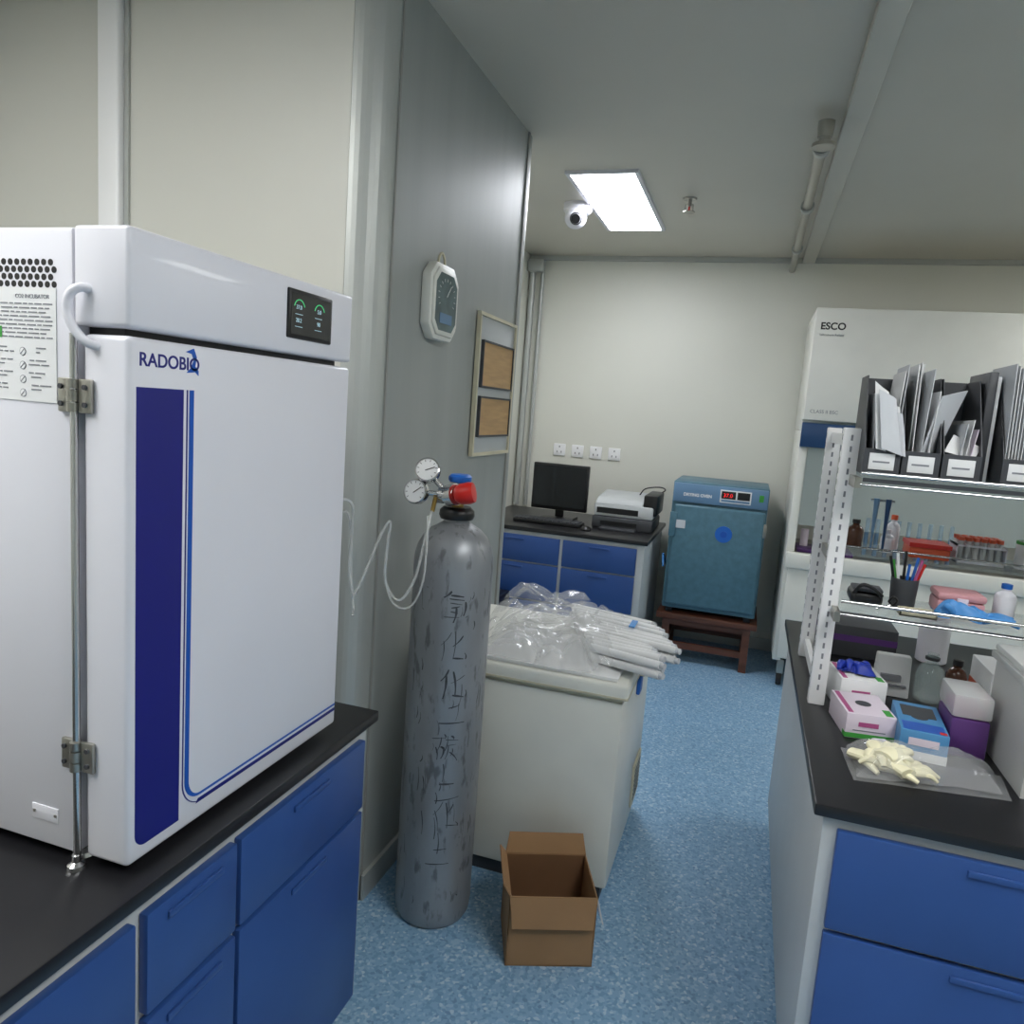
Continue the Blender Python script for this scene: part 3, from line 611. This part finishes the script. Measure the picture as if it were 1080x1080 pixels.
box('shelf_low',g,0.255,1.549,1.94,2.16,1.068,1.076,M['glass'])
box('shelf_mid',g,0.255,1.549,2.2,2.43,1.168,1.176,M['glass'])
rods('rails',g,[((0.25,1.888,1.412),(1.57,1.888,1.412),0.0045),((0.25,1.892,1.385),(1.57,1.892,1.385),0.003),((0.25,1.932,1.095),(1.57,1.932,1.095),0.0045),((0.25,2.195,1.195),(1.57,2.195,1.195),0.003),((0.25,1.935,1.062),(1.57,1.935,1.062),0.003)],M['chrome'],12)
boxes('brackets',g,[(x,x+0.014,a,b,z,z+0.025) for x in (0.2385,1.552) for (a,b,z) in ((1.89,1.9995,1.376),(1.932,1.9995,1.042),(2.18,2.419,1.142))],M['steel'])
boxes('shelf_front_strip',g,[(0.255,1.549,1.892,1.8945,1.392,1.4015),(0.255,1.549,1.937,1.9395,1.06,1.0675)],M['dgrey'])
def holder(x,seed):
    random.seed(seed)
    zb=1.4105; g=group('magazine_file',(x,1.905,zb)); w=0.078; y0=1.905; y1=2.125
    sidep=[(y0,zb),(y1,zb),(y1,zb+0.235),(y0+0.11,zb+0.235),(y0,zb+0.06)]
    prism('side_a',g,sidep,'x',x,x+0.002,M['dgrey']); prism('side_b',g,sidep,'x',x+w-0.002,x+w,M['dgrey'])
    box('front',g,x+0.002,x+w-0.002,y0,y0+0.002,zb,zb+0.06,M['dgrey']); box('back',g,x+0.002,x+w-0.002,y1-0.002,y1,zb,zb+0.235,M['dgrey']); box('bottom',g,x+0.002,x+w-0.002,y0+0.002,y1-0.002,zb,zb+0.002,M['dgrey'])
    box('label',g,x+0.012,x+w-0.012,y0-0.0018,y0,zb+0.012,zb+0.05,M['paper'],0.0005)
    boxes('label_text',g,[(x+0.02,x+w-0.022,y0-0.0022,y0-0.0015,zb+0.028,zb+0.032)],M['print'])
    return g,x,y0,y1,zb,w
def papers(H,lst):
    g,x,y0,y1,zb,w=H
    for k,(xb,tilt,top,fr,m) in enumerate(lst):
        xb+=x
        quad('paper_%d'%k,g,[(xb,y0+0.008,zb+0.004),(xb,y1-0.005,zb+0.004),(xb+tilt,y1-0.02,zb+top),(xb+tilt,y0+fr,zb+top)],m,0.0015)
P=M['paper']; PG=M['paperg']
H=holder(0.252,1); papers(H,[(0.02,-0.005,0.19,0.015,PG),(0.03,-0.01,0.18,0.0,P),(0.045,0.0,0.17,0.0,PG),(0.055,0.015,0.245,0.04,P),(0.065,0.012,0.26,0.05,PG)])
for k in range(5): sheet('curled_page_%d'%k,H[0],[(0.270+0.010*k,1.897,1.470),(0.318+0.006*k,1.905,1.455),(0.286+0.011*k,1.915,1.60-0.016*k),(0.252+0.010*k,1.905,1.625-0.02*k)],PG if k%2 else P,0.02,12,12,16,k*3)
H=holder(0.334,2); papers(H,[(0.02,0.0,0.265,0.04,P),(0.035,0.01,0.25,0.02,PG),(0.05,0.01,0.20,0.01,P)])
quad('leaning_document',H[0],[(0.362,1.92,1.415),(0.395,1.97,1.415),(0.462,1.99,1.62),(0.398,1.92,1.60)],PG,0.003)
quad('leaning_document_2',H[0],[(0.35,1.94,1.415),(0.365,2.04,1.415),(0.375,2.04,1.68),(0.348,1.95,1.67)],P,0.003)
H=holder(0.416,3); papers(H,[(0.03,0.01,0.13,0.0,PG),(0.04,0.012,0.14,0.0,P),(0.05,0.012,0.12,0.0,M['lav'])])
quad('slanted_sheet',H[0],[(0.42,1.925,1.475),(0.482,1.925,1.462),(0.498,1.94,1.49),(0.44,1.95,1.515)],P,0.002)
H=holder(0.535,4); papers(H,[(0.006+0.006*k,-0.003+0.002*k,0.27-0.004*k,0.02+0.004*k,P if k%2 else PG) for k in range(8)]+[(0.056,0.012,0.275,0.02,P)])
quad('leaning_document',H[0],[(0.59,1.912,1.43),(0.61,1.94,1.43),(0.612,1.95,1.64),(0.588,1.918,1.66)],P,0.002)
H=holder(0.618,5); papers(H,[(0.01+0.008*k,0.006,0.25,0.02,P if k%2 else PG) for k in range(6)])
quad('leaning_document',H[0],[(0.63,1.912,1.45),(0.67,1.912,1.44),(0.69,1.93,1.62),(0.64,1.925,1.65)],P,0.002)
H=holder(0.700,6); papers(H,[(0.01+0.008*k,0.006,0.22,0.02,P) for k in range(6)])
g=group('ring_binder',(0.515,2.0,1.4105))
box('cover',g,0.502,0.521,1.98,2.15,1.4105,1.665,M['dgrey'],0.003); box('pages',g,0.5215,0.5285,1.985,2.145,1.4105,1.655,P)
z=1.1762
g=group('test_tube_rack',(0.62,2.3,z))
boxes('frame',g,[(0.56,0.68,2.26,2.34,z,z+0.006),(0.56,0.68,2.26,2.34,z+0.045,z+0.05),(0.56,0.563,2.26,2.34,z,z+0.05),(0.677,0.68,2.26,2.34,z,z+0.05)],M['white'])
rods('tubes',g,[((0.572+0.0185*i,2.275+0.025*j,z+0.007),(0.572+0.0185*i,2.275+0.025*j,z+0.06),0.007) for i in range(6) for j in range(3)],M['vial'],12)
rods('caps',g,[((0.572+0.0185*i,2.275+0.025*j,z+0.06),(0.572+0.0185*i,2.275+0.025*j,z+0.07),0.008) for i in range(6) for j in range(3)],M['orange'],12)
g=group('tube_box',(0.5,2.3,z))
box('case',g,0.445,0.545,2.25,2.35,z,z+0.03,M['orange'],0.004); boxes('lid',g,[(0.443,0.547,2.248,2.352,z+0.0305,z+0.042)],M['red'])
g=group('measuring_mug',(0.735,2.28,z))
lathe('cup',g,[(0,0),(0.028,0),(0.031,0.004),(0.031,0.072),(0.028,0.072),(0.027,0.006),(0,0.006)],(0.735,2.28,z),M['paper'],32)
tube('handle',g,[(0.765,2.28,z+0.06),(0.785,2.28,z+0.055),(0.787,2.28,z+0.03),(0.764,2.28,z+0.018)],0.004,M['paper'])
lathe('rim',g,[(0.0312,0.066),(0.0322,0.067),(0.0322,0.074),(0.0275,0.074)],(0.735,2.28,z),M['green'],32)
def bottle(name,x,y,z,r,h,m,cap):
    g=group(name,(x,y,z))
    lathe('body',g,[(0,0),(r*.92,0),(r,0.004),(r,h*.62),(r*.85,h*.72),(r*.42,h*.8),(r*.42,h*.86),(0,h*.86)],(x,y,z),m,28)
    lathe('cap',g,[(0,0),(r*.5,0),(r*.5,h*.13),(r*.42,h*.14),(0,h*.14)],(x,y,z+h*.862),cap,20)
bottle('reagent_bottle',0.86,2.3,z,0.03,0.11,M['amber'],M['blk'])
bottle('reagent_bottle',0.395,2.3,z,0.018,0.065,M['white'],M['white'])
bottle('reagent_bottle',0.315,2.34,z,0.022,0.08,M['amber'],M['blk'])
bottle('reagent_bottle',0.42,2.38,z,0.018,0.10,M['white'],M['orange'])
g=group('pipette',(0.33,2.24,1.25))
for k,x in enumerate((0.345,0.375)):
    tube('body_%d'%k,g,[(x,2.24,1.33),(x,2.24,1.29),(x,2.24,1.24),(x,2.24,1.185)],0.008,M['dkteal'] if k else M['tealp'],10,6,[0.008,0.006,0.004,0.003])
rod('hanger',g,(0.33,2.24,1.325),(0.39,2.24,1.325),0.003,M['chrome'])
z=1.0765
g=group('pen_holder',(0.405,2.05,z))
lathe('cup',g,[(0,0),(0.027,0),(0.029,0.004),(0.032,0.075),(0.03,0.075),(0.026,0.006),(0,0.006)],(0.405,2.05,z),M['dgrey'],28)
cols=[M['red'],M['kblue'],M['blk'],M['green'],M['blk'],M['paper'],M['kblue'],M['magenta']]
for k in range(8):
    a=k*0.785; 
    rod('pen_%d'%k,g,(0.405+0.012*math.cos(a),2.05+0.012*math.sin(a),z+0.01),(0.405+0.04*math.cos(a),2.05+0.03*math.sin(a),z+0.115+0.012*(k%3)),0.0036,cols[k],10)
g=group('black_pouch',(0.32,2.04,z))
box('body',g,0.28,0.355,2.0,2.09,z,z+0.035,M['blk'],0.012,3)
tube('strap',g,[(0.285,2.0,z+0.03),(0.30,1.985,z+0.055),(0.325,1.985,z+0.05),(0.35,2.0,z+0.03)],0.005,M['blk'])
box('flap',g,0.283,0.352,1.997,2.06,z+0.0355,z+0.045,M['dgrey'],0.004)
g=group('scissors',(0.36,1.98,z))
tube('handle_ring_a',g,[(0.362,1.975,z+0.025),(0.37,1.968,z+0.038),(0.38,1.975,z+0.028),(0.372,1.98,z+0.015),(0.362,1.975,z+0.025)],0.003,M['blk'])
rod('blade',g,(0.370,1.979,z+0.016),(0.335,1.972,z+0.003),0.0025,M['chrome'])
g=group('pink_case',(0.53,2.06,z))
box('bottom',g,0.48,0.585,2.03,2.12,z,z+0.035,M['pink'],0.006); box('lid',g,0.478,0.587,2.028,2.122,z+0.0355,z+0.055,M['pink'],0.008); box('clasp',g,0.52,0.545,2.022,2.029,z+0.02,z+0.045,M['lav'],0.002)
g=group('plastic_tray',(0.40,1.97,z))
boxes('tray',g,[(0.385,0.465,1.948,1.99,z,z+0.003),(0.385,0.465,1.948,1.951,z,z+0.015),(0.385,0.465,1.987,1.99,z,z+0.015),(0.385,0.388,1.948,1.99,z,z+0.015),(0.462,0.465,1.948,1.99,z,z+0.015)],M['yellowed'])
g=group('nitrile_glove',(0.53,1.97,z))
sheet('palm',g,[(0.475,1.955,z+0.004),(0.58,1.95,z+0.004),(0.59,2.01,z+0.006),(0.475,2.012,z+0.006)],M['lblue'],0.03,22,30,24,9,0.018)
for k in range(4): tube('finger_%d'%k,g,[(0.56,1.955+0.013*k,z+0.012),(0.60,1.952+0.014*k,z+0.02),(0.635,1.95+0.016*k,z+0.008+0.003*k)],0.007,M['lblue'],10,6,[0.008,0.008,0.004])
tube('thumb',g,[(0.50,1.965,z+0.02),(0.485,1.955,z+0.035),(0.475,1.955,z+0.04)],0.007,M['lblue'],10,6,[0.008,0.008,0.004])
bottle('reagent_bottle',0.64,2.09,z,0.024,0.085,M['white'],M['kblue'])
bottle('reagent_bottle',0.71,2.06,z,0.03,0.09,M['amber'],M['blk'])
# ---------------------------------------------------------------- right bench items
z=0.8003
def carton(name,x,y,zz,rz,w,d,h,m,stripes,glove=None):
    g=group(name,(x,y,zz),rz,False)
    box('carton',g,-w,w,-d,d,0,h,m,0.002)
    for k,(a,b,c,d2,e2,f,mm) in enumerate(stripes): box('print_%d'%k,g,a,b,c,d2,e2,f,mm)
    lathe('opening',g,[(0,0),(0.018,0),(0.018,0.0006),(0,0.0006)],(0,0,h),M['dgrey'],28)
    return g
def gl_stripes(w,d,h):
    return [(-w-.0006,w+.0006,-d-.0006,-d+.02,0.002,h*.22,M['green']),(-w*.5,w*.3,-d-.0008,-d,h*.5,h*.68,M['magenta']),(-w*.7,w*.6,-d-.0008,-d,h*.32,h*.36,M['print']),(-w*.9,-w*.7,-d*.9,d*.9,h,h+.0005,M['magenta']),(w*.6,w*.9,-d*.9,-d*.4,h,h+.0005,M['green'])]
g=carton('glove_box',0.328,2.055,z,8,0.055,0.068,0.088,M['paper'],gl_stripes(0.055,0.068,0.088))
for k in range(4): tube('tissue_glove_%d'%k,g,[(-0.03+0.012*k,0.0,0.096),(-0.045+0.02*k,-0.01,0.11+0.004*(k%2)),(-0.055+0.026*k,-0.03,0.10)],0.01,M['nitrile'],10,6,[0.009,0.010,0.005])
sheet('glove_cuff',g,[(-0.045,-0.03,0.09),(0.03,-0.035,0.09),(0.035,0.025,0.09),(-0.04,0.03,0.09)],M['nitrile'],0.025,24,24,24,4,0.012)
g=carton('glove_box',0.325,1.895,z,8,0.055,0.075,0.06,M['lav'],gl_stripes(0.055,0.075,0.06))
g=carton('mask_box',0.438,1.85,z,-4,0.048,0.095,0.066,M['mblue'],[(-0.0485,0.0485,-0.0956,-0.09,0.0,0.02,M['paper']),(-0.03,0.03,-0.0956,-0.09,0.033,0.05,M['lav']),(-0.042,0.042,-0.09,-0.04,0.066,0.0665,M['azure']),(0.03,0.044,-0.09,-0.076,0.0665,0.0668,M['red'])])
box('opening_slot',g,-0.035,0.035,0.0,0.07,0.066,0.0668,M['dgrey'])
g=group('power_adapter',(0.352,1.785,z),15,False)
box('shell',g,-0.018,0.018,-0.012,0.012,0,0.02,M['white'],0.006,3); box('dot',g,-0.004,0.004,-0.013,-0.0115,0.006,0.014,M['dgrey'])
g=group('bag_of_latex_gloves',(0.42,1.66,z))
def glove(cx_,cy_,zz,a,s=1.0,k0=0):
    q=Matrix.Rotation(a,3,'Z')
    def T(x,y,zc): v=q@Vector((x*s,y*s,0)); return (cx_+v.x,cy_+v.y,zz+zc)
    tube('glove_palm_%d'%k0,g,[T(-0.05,0.01,0.013),T(-0.02,0,0.016),T(0.02,0,0.013)],0.02,M['latex'],14,8,[0.022,0.026,0.02],flat=0.5)
    for i,(oy,L,an) in enumerate([(-0.022,0.045,-0.35),(-0.008,0.055,-0.1),(0.006,0.052,0.12),(0.02,0.04,0.4)]):
        tube('glove_finger_%d_%d'%(k0,i),g,[T(0.01,oy*.7,0.012),T(0.02+L*.55*math.cos(an),oy+L*.5*math.sin(an),0.018),T(0.02+L*math.cos(an),oy+L*math.sin(an)+0.004,0.008)],0.008,M['latex'],10,6,[0.010,0.0095,0.006],flat=0.7)
    tube('glove_thumb_%d'%k0,g,[T(-0.02,-0.015,0.013),T(0.0,-0.04,0.014),T(0.015,-0.05,0.008)],0.008,M['latex'],10,6,[0.011,0.010,0.006],flat=0.7)
glove(0.325,1.67,z+0.002,-0.3,0.95,0); glove(0.348,1.645,z+0.010,2.6,0.85,1); glove(0.34,1.675,z+0.020,-1.2,0.8,2); glove(0.375,1.65,z+0.004,0.2,0.9,3); glove(0.355,1.665,z+0.028,1.1,0.7,4)
sheet('bag_top',g,[(0.285,1.595,z+0.004),(0.56,1.645,z+0.004),(0.578,1.75,z+0.004),(0.275,1.735,z+0.004)],M['film'],0.022,12,90,60,14,0.045)
sheet('bag_bottom',g,[(0.275,1.585,z+0.001),(0.572,1.635,z+0.001),(0.585,1.755,z+0.001),(0.265,1.745,z+0.001)],M['film'],0.002,16,30,30,14,0.0)
g=group('pipette_tip_box',(0.545,1.87,z))
box('base',g,0.494,0.572,1.82,1.94,z,z+0.09,M['purple'],0.006)
box('lid',g,0.492,0.574,1.818,1.942,z+0.091,z+0.145,M['vial'],0.008)
rods('tips',g,[((0.506+0.011*i,1.835+0.014*j,z+0.0905),(0.506+0.011*i,1.835+0.014*j,z+0.11),0.0034) for i in range(6) for j in range(7)],M['magenta'],8)
g=group('storage_bin',(0.8,1.85,z))
bx0,bx1,by0,by1,bh=0.592,0.97,1.66,1.92,0.215
boxes('tub',g,[(bx0,bx1,by0,by1,z,z+0.004),(bx0,bx0+.004,by0,by1,z+.004,z+bh),(bx1-.004,bx1,by0,by1,z+.004,z+bh),(bx0+.004,bx1-.004,by0,by0+.004,z+.004,z+bh),(bx0+.004,bx1-.004,by1-.004,by1,z+.004,z+bh)],M['bin'])
box('rim',g,bx0-0.010,bx1+0.012,by0-0.012,by1+0.01,z+bh,z+bh+0.018,M['bin'],0.004)
box('lid',g,bx0-0.006,bx1+0.008,by0-0.008,by1+0.006,z+bh+0.0185,z+bh+0.035,M['bin'],0.006)
box('contents',g,bx0+0.03,bx1-0.03,by0+0.04,by1-0.04,z+0.005,z+0.13,M['lav'],0.01)
g=group('glass_bottle',(0.53,2.2,z))
lathe('glass',g,[(0,0),(0.034,0),(0.036,0.006),(0.036,0.07),(0.03,0.09),(0.014,0.105),(0.014,0.13),(0.012,0.13),(0.012,0.1),(0.028,0.085),(0.033,0.07),(0.033,0.008),(0,0.008)],(0.53,2.2,z),M['glass'],32)
lathe('collar',g,[(0.014,0.112),(0.018,0.113),(0.018,0.12),(0.014,0.121)],(0.53,2.2,z),M['dgrey'],24)
g=group('paper_bag',(0.44,2.2,z))
prism('pouch',g,[(2.17,z),(2.24,z),(2.22,z+0.11),(2.19,z+0.11)],'x',0.395,0.48,M['paper'],0.004)
boxes('print',g,[(0.405,0.47,2.166,2.185,z+0.03,z+0.034),(0.405,0.455,2.167,2.185,z+0.045,z+0.06)],M['print'])
bottle('reagent_bottle',0.605,2.25,z,0.026,0.11,M['amber'],M['blk'])
g=group('carton_box',(0.71,2.2,z)); box('carton',g,0.65,0.78,2.12,2.3,z,z+0.12,M['paper'],0.002); box('band',g,0.6495,0.7805,2.1195,2.3005,z+0.03,z+0.06,M['orange'])
g=group('carton_box',(0.39,2.6,z)); box('carton',g,0.28,0.5,2.5,2.7,z,z+0.10,M['dgrey'],0.002); box('band',g,0.2795,0.5005,2.4995,2.7005,z+0.05,z+0.07,M['purple'])
bottle('reagent_bottle',0.62,2.6,z,0.045,0.2,M['white'],M['kblue'])
# ---------------------------------------------------------------- world, camera
w=bpy.data.worlds.new('world'); S.world=w; w.use_nodes=True
w.node_tree.nodes['Background'].inputs[0].default_value=(0.8,0.85,0.9,1); w.node_tree.nodes['Background'].inputs[1].default_value=0.3
S.view_settings.view_transform='Standard'
cam=bpy.data.cameras.new('camera'); co=bpy.data.objects.new('camera',cam); S.collection.objects.link(co)
cam.sensor_width=36; cam.sensor_fit='HORIZONTAL'; cam.lens=36*780/1080; cam.clip_start=0.02
vx=Vector((2490,-295,-780)).normalized(); vy=Vector((255,90,780)).normalized(); vz=Vector((417,5579,-780)).normalized()
right=Vector((vx[0],vy[0],vz[0])).normalized(); up=Vector((vx[1],vy[1],vz[1])); up=(up-right*up.dot(right)).normalized()
fwd=up.cross(right)
Rm=Matrix((right,up,-fwd)).transposed()
co.matrix_world=Matrix.Translation((0,0,1.5))@Rm.to_4x4()
S.camera=co
